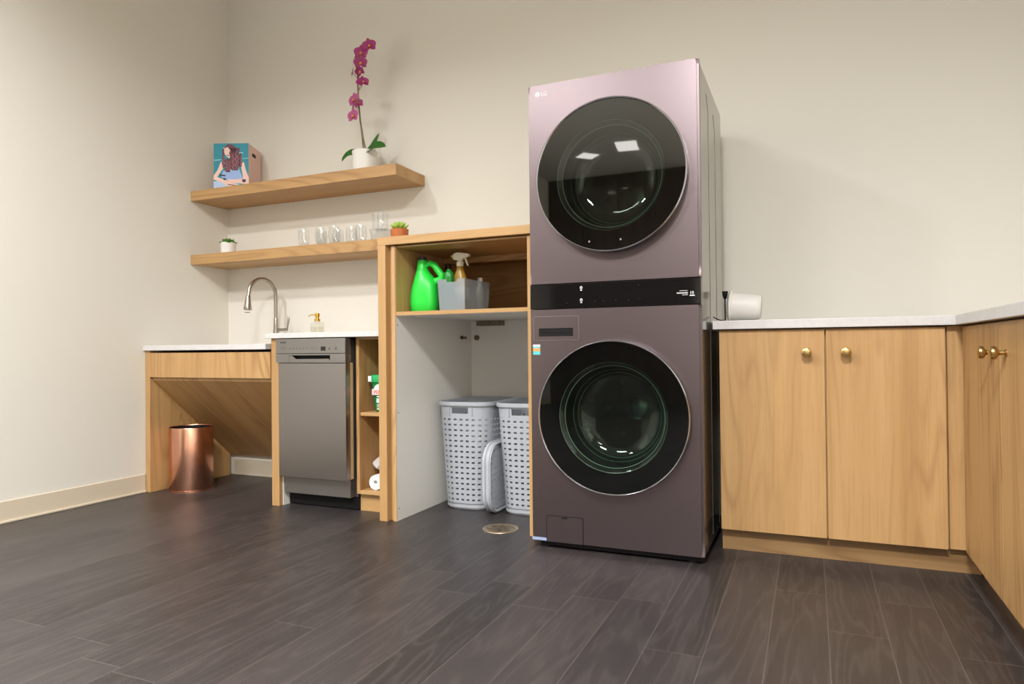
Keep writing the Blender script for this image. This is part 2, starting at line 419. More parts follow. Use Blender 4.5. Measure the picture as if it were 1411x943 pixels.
# ------------------------------------------------------------------ floating shelves
def shelf(x1, y0, z0, z1, label, off):
    o = obj('floating_shelf', box(B(), .001, x1, y0, -.001, z0, z1, .0015), wood('oak_shelf_'+off, 'x', (len(off)*1.7,.6,.2)))
    tag(o, label, 'shelf', 'floating oak shelves on the back wall')
shelf(1.52, -.3012, 1.7588, 1.8208, 'upper thick oak wall shelf carrying the orchid', 'upper')
shelf(1.57, -.3034, 1.3577, 1.4194, 'lower thick oak wall shelf carrying the drinking glasses', 'lowest')

# ------------------------------------------------------------------ washer / dryer tower
X0, X1, YF = 2.502, 3.188, -.8254
t = thing('washer_dryer_tower', 'tall dark steel stacked washer and dryer with two round glass doors', 'washer dryer', (2.845,-.48,0))
bm = B()   # hollow cabinet
ZB, ZT = .03, 1.889
box(bm, X0, X0+.012, -.80, -.154, ZB, ZT-.006, .004); box(bm, X1-.012, X1, -.80, -.154, ZB, ZT-.006, .004)
box(bm, X0+.012, X1-.012, -.80, -.154, ZT-.018, ZT-.006); box(bm, X0+.012, X1-.012, -.166, -.154, ZB, ZT-.02)
box(bm, X0+.012, X1-.012, -.80, -.154, ZB, ZB+.02); box(bm, X0+.012, X1-.012, -.80, -.17, .99, 1.05)
body = obj('cabinet_shell', bm, M_cab, t)
bm = B()
for y, z1 in ((-.58, 1.80), (-.373, 1.78)):
    tube(bm, [(X1+.0005, y, .06), (X1+.0005, y, z1-.05), (X1+.0005, y-.05, z1+.02)], .0007, 6)
each('side_rib', bm, M_cab, body, 60)
def circ(cx, cz, r, n, a0): return [(cx+r*math.cos(a0+2*PI*i/n), cz+r*math.sin(a0+2*PI*i/n)) for i in range(n)]
def rect_on_rays(cx, cz, x0, x1, z0, z1, n, a0):
    """outline of the rectangle sampled on the same rays as the circle; corners snapped"""
    out = []
    for i in range(n):
        a = a0+2*PI*i/n; dx, dz = math.cos(a), math.sin(a)
        k = min([((x1-cx)/dx if dx > 0 else (x0-cx)/dx) if abs(dx) > 1e-9 else 1e9, ((z1-cz)/dz if dz > 0 else (z0-cz)/dz) if abs(dz) > 1e-9 else 1e9])
        out.append([cx+dx*k, cz+dz*k])
    for cxr, czr in ((x0,z0), (x0,z1), (x1,z0), (x1,z1)):
        j = min(range(n), key=lambda i: (out[i][0]-cxr)**2+(out[i][1]-czr)**2); out[j] = [cxr, czr]
    return out
DX = 2.851; ZU, ZL = 1.4825, .5435
def front_panel(name, z0, z1, cz):
    n = 128; bm = B()
    holed(bm, rect_on_rays(DX, cz, X0, X1, z0, z1, n, .01), circ(DX, cz, .247, n, .01), .0254, front(0, -.80, 0))
    es = [e for e in bm.edges if all((abs(v.co.x-X0) < 1e-5 or abs(v.co.x-X1) < 1e-5) and abs(v.co.y-YF) < 1e-5 for v in e.verts)]
    bmesh.ops.bevel(bm, geom=es, offset=.009, segments=4, affect='EDGES')
    return obj(name, bm, M_bsteel, t, 50)
fu = front_panel('dryer_front_panel', 1.0745, 1.889, ZU)
fl = front_panel('washer_front_panel', .032, .9700, ZL)
bm = B(); box(bm, X0+.001, X1-.001, YF+.0015, -.80, .9720, 1.0725, .003)
cp = obj('control_panel', bm, M_panelglass, t)
bm = B()
for z in (1.0490, 1.0000):
    lathe(bm, [(.0035,0), (.0055,0), (.0055,.0006), (.0035,.0006)], 20, front(2.7225, YF+.0015, z+.004), True)
    box(bm, 2.7212, 2.7238, YF+.0008, YF+.0015, z+.005, z+.0105)
    box(bm, 2.7185, 2.7265, YF+.0010, YF+.0015, z-.0075, z-.0045)
each('panel_icon', bm, M_white, cp)
bm = B(); text(bm, '10', .016, front(3.145, YF+.0013, 1.010)); box(bm, 3.1455, 3.164, YF+.0010, YF+.0015, 1.0035, 1.0070)
for x0, x1, z in ((3.108,3.138,1.0235), (3.098,3.139,1.0165), (3.098,3.139,1.0135), (3.118,3.139,1.0075)): box(bm, x0, x1, YF+.0010, YF+.0015, z, z+.0014)
each('panel_print', bm, M_white, cp)
bm = B()
for i, (x, z) in enumerate(((2.66,.993), (2.565,1.058), (2.775,.996), (2.81,.997), (2.86,.998), (2.91,.995), (2.955,.999), (2.80,1.060), (2.95,1.052))):
    box(bm, x, x+.006, YF+.0010, YF+.0015, z, z+.0012)
each('touch_mark', bm, mat('dim_marks', srgb(70,64,62), .5), cp)
# logo
bm = B(); lathe(bm, [(0,0), (.0105,0), (.0105,.0006), (0,.0006)], 32, front(2.5445, YF, 1.8515))
lg = obj('logo', bm, M_white, fu)
bm = B(); text(bm, 'LG', .0235, front(2.5600, YF-.0002, 1.8433)); obj('lettering', bm, M_white, lg)
bm = B(); box(bm, 2.5432, 2.5445, YF-.0011, YF-.0006, 1.8465, 1.857); box(bm, 2.5445, 2.5480, YF-.0011, YF-.0006, 1.8465, 1.8477)
lathe(bm, [(0,0), (.0012,0), (.0012,.0005), (0,.0005)], 12, front(2.5402, YF-.0006, 1.8545))
for i in range(10):
    a = math.radians(100+i*24); box(bm, 2.5445+.0078*math.cos(a)-.0007, 2.5445+.0078*math.cos(a)+.0007, YF-.0011, YF-.0006, 1.8515+.0078*math.sin(a)-.0007, 1.8515+.0078*math.sin(a)+.0007)
obj('emblem', bm, M_mark, lg)

def round_door(name, cz, pocket):
    e = bpy.data.objects.new(name, None); C.objects.link(e); e.parent = t; e.matrix_parent_inverse = Matrix.Translation(t.location).inverted()
    e.location = (DX, YF, cz); e.empty_display_size = .05
    F = front(DX, 0, cz)      # local z = -y
    bm = B(); lathe(bm, [(.285,.826), (.2955,.827), (.2965,.866), (.2915,.8665)], 96, F); lathe(bm, [(.215,.852), (.2925,.852), (.2925,.858), (.215,.858)], 96, F, True)
    lathe(bm, [(.2925,.828), (.2925,.850), (.24,.850), (.24,.828)], 96, F, True)
    obj('door_frame', bm, M_black, e, 35)
    bm = B(); lathe(bm, [(.2925,.862), (.2965,.8615), (.2990,.866), (.2985,.8705), (.2955,.872), (.2925,.870)], 128, F, True)
    obj('chrome_ring', bm, M_chrome, e, 60)
    bm = B(); lathe(bm, [(0,.8665), (.2922,.8665)], 128, F); obj('outer_glass', bm, M_doorglass if pocket else M_doorglass2, e, 35)
    # bowl of the inner glass, dished inwards
    bm = B(); lathe(bm, [(.228,.849), (.222,.843), (.205,.838), (.193,.822), (.186,.79), (.176,.762), (.158,.742), (.12,.734), (0,.731)], 96, F)
    obj('inner_glass_bowl', bm, M_bowl, e, 60)
    bm = B(); lathe(bm, [(.2135,.8515), (.2165,.8530), (.2185,.8515), (.2165,.8500)], 96, F, True); obj('bowl_rim', bm, M_rimg, e, 60)
    for r0, z0 in ((.1995,.8300), (.1835,.7715), (.1700,.7500)):
        bm = B(); lathe(bm, [(r0-.0015,z0), (r0+.0010,z0+.0018), (r0+.0025,z0-.0005), (r0,z0-.0022)], 96, F, True); obj('bowl_step', bm, M_rimg, e, 60)
    bm = B(); lathe(bm, [(.246,.80), (.246,.825), (.232,.822), (.222,.79), (.224,.745), (.25,.735)], 96, F)
    obj('gasket', bm, M_gasket, e, 60)
    bm = B(); lathe(bm, [(.235,.735), (.262,.72), (.265,.45), (.255,.44), (.08,.43), (0,.43)], 96, F)
    for k in range(3):
        a = math.radians(80+120*k); M = F @ Matrix.Rotation(a, 4, 'Z')
        prism(bm, [(.268,-.05), (.268,.05), (.235,.03), (.205,.008), (.205,-.008), (.235,-.03)], .24, M @ Matrix.Translation((0,0,.46)), .004)
    obj('drum', bm, M_drum, e, 30)
    bm = B(); lathe(bm, [(0,.436), (.035,.436), (.045,.432), (.05,.4305)], 40, F)
    obj('drum_hub', bm, M_chrome, e, 40)
    for k in range(6):
        a = 2*PI*k/6
        obj('drum_bolt', lathe(B(), [(0,.4335), (.012,.4335), (.012,.431)], 16, F @ Matrix.Translation((.13*math.cos(a), .13*math.sin(a), 0))), M_chrome, e, 40)
    if pocket:
        bm = B()
        for dx, dz in ((-.08,-.255), (.045,-.255)):
            lathe(bm, [(0,.8672), (.004,.8672), (.004,.8665)], 16, front(DX+dx, 0, cz+dz))
        each('glass_mark', bm, mat('pale_marks', srgb(140,130,124), .4), e)
    return e
round_door('dryer_door', ZU, True); round_door('washer_door', ZL, False)

# detergent drawer, flush panel with a finger slot
bm = B(); cx, cz = 2.6155, .8935
holed(bm, rrect(.190, .094, .005, 6), [(x*.146/.190, y*.033/.094-.016) for x, y in rrect(.190, .094, .005, 6)], .0035, front(cx, YF, cz))
dr = obj('detergent_drawer', bm, M_bsteel, t)
bm = B(); box(bm, cx-.0735, cx+.0735, YF-.0012, YF-.0002, cz-.0335, cz+.0015); box(bm, cx-.06, cx+.073, YF-.0030, YF-.0012, cz-.017, cz-.014)
obj('finger_slot_shade', bm, M_blackp, dr)  # shallow black insert, its colour stands in for the recess shade
bm = B(); holed(bm, rrect(.1935, .0975, .0065, 6), rrect(.1915, .0955, .0055, 6), .0032, front(cx, YF, cz)); obj('drawer_outline', bm, M_seam, dr)
bm = B(); prism(bm, rrect(.151, .103, .006, 6), .0022, front(2.6435, YF, .0835)); fc = obj('filter_cover', bm, M_bsteel, t)
bm = B(); holed(bm, rrect(.1555, .1075, .0065, 6), rrect(.1525, .1045, .0055, 6), .0020, front(2.6435, YF, .0835)); obj('cover_outline', bm, M_blackp, fc)
bm = B(); box(bm, 2.632, 2.655, YF-.0035, YF-.0015, .128, .1335, .0005); obj('finger_notch', bm, M_blackp, fc)
bm = B(); box(bm, 2.515, 2.546, YF-.0006, YF, .787, .8285); st = obj('sticker', bm, mat('sticker_teal', srgb(92,196,196), .4), t); st['label'] = 'teal, white and orange sticker'
bm = B(); box(bm, 2.515, 2.546, YF-.0010, YF-.0006, .801, .814); obj('sticker_band', bm, mat('sticker_orange', srgb(232,158,92), .4), st)
bm = B(); box(bm, 2.515, 2.546, YF-.0010, YF-.0006, .8205, .8285); obj('sticker_header', bm, M_white, st)
bm = B(); box(bm, 2.5035, 2.625, YF-.0006, YF, .0325, .0445); tp = obj('protective_film', bm, mat('blue_film', srgb(150,165,196), .2), t); tp['label'] = 'pale blue strip of film'
for x in (2.55, 3.14):
    for y in (-.77, -.20):
        obj('foot', lathe(B(), [(0,0), (.028,0), (.028,.012), (.012,.016), (.012,.03), (0,.03)], 24, Matrix.Translation((x,y,0))), M_blackp, t, 40)
obj('base_skirt', box(B(), X0+.03, X1-.004, -.802, -.79, .010, .031), M_blackp, t)

# ------------------------------------------------------------------ right base cabinets
def knob(parent, M, m=M_brass):
    bm = B(); lathe(bm, [(0,0), (.0105,0), (.0105,.003), (.0065,.006), (.0062,.016), (.010,.020), (.0165,.023), (.0185,.027), (.0188,.033), (.0172,.037), (.012,.0395), (0,.0405)], 32, M)
    o = obj('knob', bm, m, parent, 40); return o
KN = .0
t = thing('base_cabinet', 'oak base cabinet with two doors between the washer and the corner', 'cabinet', (3.61,-.3,0))
obj('carcass', box(B(), 3.2217, 3.9998, -.575, -.012, .088, .8785), W_Z, t)
for x0, x1, kx, m in ((3.2225, 3.6045, 3.542, W_Z2), (3.6095, 3.9938, 3.6755, W_Z3)):
    d = obj('door', box(B(), x0, x1, -.5971, -.5775, .0876, .8740, .0012), m, t)
    knob(d, front(kx, -.5971, .787))
obj('toe_kick', box(B(), 3.2217, 4.10, -.556, -.546, 0, .0875), wood('oak_kick_shaded', 'x', (5,.1,.3), tone=.6), t)  # wood tone lowered to paint in the shade under the door overhang
t2 = thing('base_cabinet', 'oak base cabinet on the right wall with brass knobs side by side', 'cabinet', (4.35,-1.2,0))
obj('filler_panel', box(B(), 4.0002, 4.0642, -.585, -.5765, .0876, .8785, .0005), W_Z3, t2)
obj('carcass', box(B(), 4.0645, RX-.002, -2.03, -.580, .088, .8785), W_Z, t2)
for (y0, y1, ky, m) in ((-1.1185, -.6093, -1.040, W_Z), (-1.63, -1.1215, -1.187, W_Z2)):
    d = obj('door', box(B(), 4.0443, 4.0640, y0, y1, .0876, .8740, .0012), m, t2)
    knob(d, Matrix.Translation((4.0443, ky, .7885)) @ Matrix.Rotation(-PI/2, 4, 'Y'))
d = obj('door', box(B(), 4.0443, 4.0640, -2.03, -1.6335, .0876, .8740, .0012), W_Z3, t2)
obj('toe_kick', box(B(), 4.102, 4.112, -2.03, -.580, 0, .0875), W_Y, t2)

# ------------------------------------------------------------------ copper bin
t = thing('waste_bin', 'round copper waste bin standing under the sink cabinet', 'bin', (.178,-.462,0))
M = Matrix.Translation((.178,-.462,0))
obj('shell', lathe(B(), [(0,.001), (.119,.001), (.121,.004), (.121,.368), (.1200,.370), (.1188,.368), (.1188,.006), (0,.006)], 96, M), M_copper, t, 40)
obj('liner', lathe(B(), [(.1180,.366), (.1180,.020), (0,.020)], 64, M), M_blackp, t, 40)
obj('base_ring', lathe(B(), [(.1212,.0), (.1222,.0), (.1222,.009), (.1212,.009)], 96, M, True), M_copper, t, 40)

# ------------------------------------------------------------------ floor drain
t = thing('floor_drain', 'round bronze floor drain cover in front of the hampers', 'drain', (2.263,-.613,0))
M = Matrix.Translation((2.263,-.613,0))
obj('rim', lathe(B(), [(.070,.0), (.082,.0), (.081,.0025), (.072,.003), (.070,.0025)], 64, M, True), M_drainm, t, 40)
obj('pan', lathe(B(), [(0,.0004), (.0698,.0004)], 64, M), M_gap, t)
bm = B()
holed(bm, circ(0,0,.0696,48,0), circ(0,0,.062,48,0), .0016, M @ Matrix.Translation((0,0,.0006)))
holed(bm, circ(0,0,.012,24,0), circ(0,0,.004,24,0), .0016, M @ Matrix.Translation((0,0,.0006)))
for k in range(4):
    a = PI/4+k*PI/2; c = Matrix.Translation((.037*math.cos(a), .037*math.sin(a), .0006))
    for r in (.0245, .0165, .0085): holed(bm, circ(0,0,r,28,0), circ(0,0,r-.0038,28,0), .0016, M @ c)
    b = k*PI/2
    prism(bm, [(.010,-.004), (.064,-.020), (.064,.020), (.010,.004)], .0016, M @ Matrix.Translation((0,0,.0006)) @ Matrix.Rotation(b,4,'Z'))
obj('grate', bm, M_drainm, t)

# ------------------------------------------------------------------ laundry hampers
def outline(w, d, r, n):
    """rounded rectangle resampled to n equally spaced points (counter-clockwise)"""
    P = rrect(w, d, r, 10); P = [Vector(p) for p in P]; L = [0]
    for i in range(len(P)): L.append(L[-1]+(P[(i+1) % len(P)]-P[i]).length)
    out = []
    for k in range(n):
        s = L[-1]*k/n; i = max(j for j in range(len(P)) if L[j] <= s+1e-9)
        f = (s-L[i])/max(L[i+1]-L[i], 1e-9); out.append(P[i].lerp(P[(i+1) % len(P)], f))
    return out
def weave_wall(bm, levels, n, hole, thick=.003):
    """levels: list of (w, d, r, z); hole(i, k) -> True leaves the quad out; solidified"""
    t = bmesh.new(); R = []
    for w, d, r, z in levels: R.append([t.verts.new((p.x, p.y, z)) for p in outline(w, d, r, n)])
    for k in range(len(R)-1):
        for i in range(n):
            if hole(i, k): continue
            j = (i+1) % n; t.faces.new((R[k][i], R[k][j], R[k+1][j], R[k+1][i]))
    bmesh.ops.recalc_face_normals(t, faces=t.faces[:])
    g = t.faces[:]; bmesh.ops.solidify(t, geom=g, thickness=thick)
    _merge(bm, t)
def hamper(x, y, label, rot=0):
    t = thing('laundry_hamper', label, 'laundry basket', (x, y, 0), 'laundry hampers in the tall cabinet'); 
    H = .548; W0, W1, D0, D1 = .245, .298, .37, .42
    bm = B(); n = 148; rows = 16; lev = []
    z0, z1 = .035, .470
    f = lambda z: (W0+(W1-W0)*z/H, D0+(D1-D0)*z/H, .085, z)
    lev.append(f(.030)); kinds = []
    p = (z1-z0)/rows
    for k in range(rows):
        lev.append(f(z0+p*(k+.34))); lev.append(f(z0+p*(k+.66)))
    lev.append(f(z1))
    weave_wall(bm, lev, n, lambda i, k: k % 2 == 1 and i % 4 in (0, 1))
    body = obj('woven_body', bm, M_basket, t)
    bm = B()
    nn = 96; o = [f(.470), f(.480), f(.487), f(.518), f(.524)]
    ol = outline(o[0][0], o[0][1], .085, nn)
    def hh(i, k):
        q = ol[i]; mid = (ol[(i+1) % nn]+q)/2
        return k in (2,) and abs(mid.x) < .046 and abs(mid.y) > D0*.4
    weave_wall(bm, o, nn, hh, .004)
    obj('handle_band', bm, M_basket, t)
    for sx in (-.064, .064):
        for fy in (-1, 1): obj('handle_rib', box(B(), sx-.003, sx+.003, fy*(D0/2+.024)-.004, fy*(D0/2+.024)+.004, .478, .530, .0015), M_basket, t)
    bm = B(); holed(bm, outline(W1+.020, D1+.020, .095, 96), outline(W1-.010, D1-.010, .080, 96), .022, Matrix.Translation((0,0,H-.024)))
    bmesh.ops.bevel(bm, geom=[e for e in bm.edges if e.calc_face_angle(0) > 1], offset=.004, segments=2, affect='EDGES')
    obj('rim', bm, M_basket, t, 50)
    bm = B(); prism(bm, outline(W0+.004, D0+.004, .086, 64), .030, Matrix.Translation((0,0,.0005)), .008); obj('base', bm, M_basket, t, 50)
    for c in t.children: c.location = (x, y, 0); c.matrix_parent_inverse = Matrix.Translation((x, y, 0)).inverted(); c.rotation_euler.z = rot
    return t
hamper(1.931, -.155, 'grey woven plastic laundry hamper on the left, near the white side panel', 0)
hamper(2.266, -.165, 'grey woven plastic laundry hamper on the right, next to the washer', 0)
def hamper_lid(x, y, yaw, lean, label):
    t = thing('hamper_lid', label, 'lid', (x, y, 0), 'hamper lids leaning between the hampers')
    w, h = .30, .350
    bm = B(); levels_n = 96
    # oval plate with slots, standing on its long edge; local x = width, local y = height, z = thickness
    holed(bm, outline(w, h, .10, levels_n), outline(w-.03, h-.03, .088, levels_n), .022)
    bmesh.ops.bevel(bm, geom=[e for e in bm.edges if e.calc_face_angle(0) > 1], offset=.006, segments=3, affect='EDGES')
    M = Matrix.Translation((x, y, h/2+.002)) @ Matrix.Rotation(yaw, 4, 'Z') @ Matrix.Rotation(lean, 4, 'X') @ Matrix.Rotation(PI/2, 4, 'X')
    bmesh.ops.transform(bm, matrix=M, verts=bm.verts)
    obj('rim', bm, M_lid, t, 50)
    bm = B(); nx, ny = 9*3, 12*3; tt = bmesh.new(); V = {}
    def inside(u, v):
        a, b = w/2-.014, h/2-.014; r = .085; dx, dy = max(abs(u)-(a-r), 0), max(abs(v)-(b-r), 0)
        return dx*dx+dy*dy <= r*r
    for i in range(nx):
        for j in range(ny):
            u0, u1 = -w/2+w*i/nx, -w/2+w*(i+1)/nx; v0, v1 = -h/2+h*j/ny, -h/2+h*(j+1)/ny
            if i % 3 == 1 and j % 3 == 1 and inside(u0*1.12, v0*1.12) and inside(u1*1.12, v1*1.12): continue
            if not all(inside(a, b) for a in (u0, u1) for b in (v0, v1)): continue
            q = []
            for a, b in ((i,j), (i+1,j), (i+1,j+1), (i,j+1)):
                if (a,b) not in V: V[(a,b)] = tt.verts.new((-w/2+w*a/nx, -h/2+h*b/ny, .011))
                q.append(V[(a,b)])
            tt.faces.new(q)
    bmesh.ops.recalc_face_normals(tt, faces=tt.faces[:]); bmesh.ops.solidify(tt, geom=tt.faces[:], thickness=.003); _merge(bm, tt, M)
    obj('slotted_plate', bm, M_lid, t)
hamper_lid(2.0825, -.285, math.radians(90), math.radians(0), 'grey slotted hamper lid on edge, left one of the leaning pair')
hamper_lid(2.1080, -.292, math.radians(90), math.radians(0), 'grey slotted hamper lid on edge, right one of the leaning pair')

# ------------------------------------------------------------------ faucet
FX, FY, FZ = .497, -.10, .8514
t = thing('faucet', 'brushed nickel gooseneck pull-down faucet behind the sink worktop', 'faucet', (FX, FY, FZ))
M = Matrix.Translation((FX, FY, FZ))
obj('base', lathe(B(), [(0,0), (.027,0), (.027,.006), (.021,.012), (.0175,.05), (.0145,.11), (.0140,.16), (.0125,.165), (0,.165)], 40, M), M_nickel, t, 40)
def V3(*a): return Vector(a)
dirn = V3(-.04, -.26, 0).normalized()
pts = [V3(FX,FY,FZ+.16), V3(FX,FY,FZ+.24), V3(FX,FY,FZ+.30)]
R = .098
for i in range(1, 19):
    a = PI*i/18; pts.append(V3(FX,FY,FZ+.305)+dirn*(R-R*math.cos(a))+V3(0,0,R*math.sin(a)*1.0))
pts.append(pts[-1]+V3(0,0,-.012)+dirn*.004)
end = pts[-1]
obj('spout', tube(B(), pts, .0112, 20), M_nickel, t, 60)
ax = (V3(0,0,-1)+dirn*.06).normalized()
bm = B(); tube(bm, [end, end+ax*.005, end+ax*.03, end+ax*.062, end+ax*.080, end+ax*.085], [.0125,.0140,.0170,.0215,.0235,.0220], 24)
sp = obj('spray_head', bm, M_nickel, t, 50)
bm = B(); tube(bm, [end+ax*.0985, end+ax*.0992], .0175, 24); obj('nozzle', bm, M_blackp, sp)
bm = B(); c = end+ax*.05+V3(-.0165,-.003,0); tube(bm, [c+ax*-.022, c+ax*.024], .004, 8); obj('spray_button', bm, M_blackp, sp)
bm = B(); tube(bm, [(FX+.010,FY,FZ+.095), (FX+.055,FY,FZ+.093), (FX+.090,FY,FZ+.098)], [.0085,.0085,.0075], 12)
tube(bm, [(FX+.088,FY,FZ+.085), (FX+.094,FY,FZ+.12), (FX+.102,FY,FZ+.155), (FX+.100,FY,FZ+.175)], [.006,.0058,.0075,.004], 12)
obj('lever', bm, M_nickel, t, 60)

# ------------------------------------------------------------------ soap dispenser
SX, SY, SZ = 1.066, -.40, .9062
t = thing('soap_dispenser', 'clear glass soap dispenser with gold pump on the short worktop', 'soap dispenser', (SX, SY, SZ))
M = Matrix.Translation((SX, SY, SZ))
obj('bottle', lathe(B(), [(0,0), (.035,0), (.038,.003), (.038,.050), (.034,.060), (.016,.066), (.014,.070)], 40, M), M_jar, t, 40)
obj('liquid', lathe(B(), [(0,.003), (.0345,.003), (.0345,.038), (0,.038)], 32, M), glass('pale_soap', (.93,.93,.88,1), .02), t, 40)
obj('pump', lathe(B(), [(0,.069), (.0165,.069), (.0165,.078), (.011,.080), (.010,.092), (.0135,.094), (.0135,.112), (0,.113)], 32, M), M_gold, t, 40)
obj('nozzle', tube(B(), [(SX,SY,SZ+.104), (SX-.028,SY-.012,SZ+.104), (SX-.048,SY-.018,SZ+.097)], [.0035,.003,.0024], 10), M_gold, t, 40)

# ------------------------------------------------------------------ picture box (magazine box) on the upper shelf
ZS = 1.8208
bx0, bx1, by, bh = 0., .218, 0., .280
BX = Matrix.Translation((.185, -.290, ZS)) @ Matrix.Rotation(.4109, 4, 'Z')
t = thing('picture_box', 'pink storage box with a teal picture of a long-haired woman', 'box', (.24, -.16, ZS))
bm = B(); box(bm, 0, bx1, 0, .205, .0003, bh, .001, BX); bo = obj('carton', bm, mat('pink_card', srgb(226,190,178), .6), t)
bm = B(); prism(bm, rrect(.060, .022, .006, 5), .0006, BX @ Matrix(((0,0,1,bx1),(1,0,0,.085),(0,1,0,.225),(0,0,0,1)))); obj('hand_hole', bm, M_gap, bo)
pw, ph = bx1-bx0, bh
def pic(name, pts, col, lay, parent):
    m = bpy.data.materials.get('print_'+name) or mat('print_'+name, srgb(*col), .5)
    bm = B()
    for P in pts: prism(bm, [(u*pw, (1-v)*ph) for u, v in P][::1], .0002, BX @ front(0, -.0003*lay, .0003))
    if len(pts) > 1 and name != 'hair' and name != 'skin': return each(name, bm, m, parent)[0]
    return obj(name, bm, m, parent)
pe = pic('picture_background', [[(0.004,.0),(.996,.0),(.996,.996),(.004,.996)]], (22,134,152), 1, t)
pe['label'] = 'printed picture of a woman with long wavy hair, blue top, resting her arms'
pic('pale_streaks', [[(.0,.36),(.22,.35),(.22,.37),(.0,.385)], [(.80,.335),(.99,.325),(.99,.34),(.80,.35)], [(.72,.20),(.84,.20),(.84,.225),(.72,.225)]], (130,196,200), 1.6, pe)
pic('blue_top', [[(.28,.60),(.72,.56),(.80,.72),(.86,.80),(.62,.86),(.30,.80),(.20,.72)]], (150,176,222), 2, pe)
pic('jeans', [[(.0,.84),(.20,.82),(.34,.90),(.62,.88),(.80,.93),(.80,.995),(.0,.995)]], (176,196,228), 2.6, pe)
pic('skin', [[(.20,.42),(.32,.38),(.30,.52),(.18,.66),(.10,.74),(.30,.80),(.52,.86),(.66,.92),(.60,.98),(.40,.95),(.22,.86),(.0,.80),(.0,.72),(.12,.58)],
             [(.76,.42),(.86,.42),(.92,.60),(1.0-.004,.76),(.996,.93),(.88,.90),(.60,.88),(.42,.84),(.40,.79),(.62,.80),(.84,.78),(.80,.60)],
             [(.28,.10),(.40,.08),(.48,.16),(.50,.26),(.50,.34),(.42,.32),(.32,.24)]], (236,196,182), 3.2, pe)
hair = []
def wavy(cx, w0, w1, y0, y1, amp, ph0):
    L, R_ = [], []
    for i in range(17):
        v = y0+(y1-y0)*i/16; w = (w0+(w1-w0)*i/16)*(1-.5*(i/16)**4); o = amp*math.sin(i*1.25+ph0)
        L.append((cx+o-w/2+(i/16)*.0, v)); R_.append((cx+o+w/2, v))
    return L+R_[::-1]
pic('hair', [[(.34,.06),(.40,.02),(.50,.02),(.60,.06),(.66,.14),(.58,.30),(.50,.16),(.40,.08),(.30,.12)], wavy(.60,.26,.34,.10,.60,.015,0), wavy(.40,.14,.22,.34,.64,.015,1), wavy(.28,.05,.10,.12,.54,.01,2), wavy(.76,.05,.14,.22,.52,.012,0)], (98,50,58), 3.8, pe)
pic('hair_highlights', [wavy(x, .018, .030, y0, y1, .022, k) for k, (x, y0, y1) in enumerate(((.56,.20,.58), (.64,.16,.56), (.70,.26,.54), (.46,.38,.60), (.38,.38,.60), (.78,.30,.48), (.28,.26,.50)))], (158,92,104), 4.4, pe)
pic('dark_details', [[(.38,.25),(.45,.265),(.44,.285),(.38,.27)], [(.16,.68),(.34,.70),(.33,.73),(.18,.72)], [(.28,.76),(.36,.78),(.34,.82),(.27,.80)], [(.80,.80),(.92,.80),(.90,.87),(.82,.86)], [(.40,.90),(.66,.93),(.64,.945),(.40,.915)]], (46,48,70), 5, pe)

# ------------------------------------------------------------------ orchid
OX, OY = 1.211, -.150
t = thing('potted_orchid', 'purple-flowered orchid in a white pot on the upper shelf', 'plant', (OX, OY, ZS))
M = Matrix.Translation((OX, OY, ZS))
M_ceram = mat('white_ceramic', srgb(236,232,226), .25)
obj('pot', lathe(B(), [(0,.0005), (.064,.0005), (.068,.004), (.072,.02), (.072,.115), (.0735,.135), (.071,.138), (.067,.134), (.066,.118), (0,.118)], 48, M), M_ceram, t, 40)
obj('moss', lathe(B(), [(0,.128), (.03,.127), (.0655,.119)], 24, M), mat('moss', srgb(120,104,70), .9), t, 40)
M_stem = mat('orchid_stem', srgb(128,108,82), .5)
stem = [V3(OX+.012,OY,ZS+.12), V3(OX-.012,OY,ZS+.22), V3(OX-.030,OY,ZS+.32), V3(OX-.040,OY,ZS+.42), V3(OX-.044,OY,ZS+.50), V3(OX-.046,OY,ZS+.575), V3(OX-.038,OY-.005,ZS+.63), V3(OX-.012,OY-.012,ZS+.68), V3(OX+.022,OY-.02,ZS+.722), V3(OX+.05,OY-.03,ZS+.745)]
obj('stem', tube(B(), stem, [.0048]*5+[.004,.0035,.003,.0026,.0022], 8), M_stem, t, 60)
bm = B(); tube(bm, [V3(OX-.010,OY+.006,ZS+.12), V3(OX-.024,OY+.006,ZS+.24), V3(OX-.036,OY+.005,ZS+.34)], .0034, 8); obj('support_stick', bm, mat('stick', srgb(120,92,66), .6), t, 60)
def leaf_bm(path, width, up, fold=.25):
    bm = B(); n = len(path); rows = []
    for i, p in enumerate(path):
        s = i/(n-1); w = width*(math.sin(PI*min(1, .08+.92*s))**.6)*(1 if s < .98 else .3)
        d = (path[min(i+1, n-1)]-path[max(i-1, 0)]).normalized(); a = d.cross(up).normalized(); u = a.cross(d)
        rows.append([bm.verts.new(p+a*w*k+u*abs(k)*w*fold) for k in (-1,-.5,0,.5,1)])
    for r0, r1 in zip(rows, rows[1:]):
        for k in range(4): bm.faces.new((r0[k], r0[k+1], r1[k+1], r1[k]))
    bmesh.ops.solidify(bm, geom=bm.faces[:], thickness=.0018); return bm
M_leaf = mat('orchid_leaf', srgb(70,136,58), .35)
def bez(a, b, c, n=10): return [a*(1-s)**2+b*2*s*(1-s)+c*s*s for s in [i/n for i in range(n+1)]]
base = V3(OX,OY,ZS+.122)
obj('leaf', leaf_bm(bez(base+V3(.02,-.02,0), base+V3(.09,-.05,.040), base+V3(.195,-.075,.000)), .036, V3(-.1,-1,.75)), M_leaf, t, 60)
obj('leaf', leaf_bm(bez(base+V3(.01,.01,0), base+V3(.05,.0,.03), base+V3(.115,-.02,.105)), .016, V3(0,-1,0)), M_leaf, t, 60)
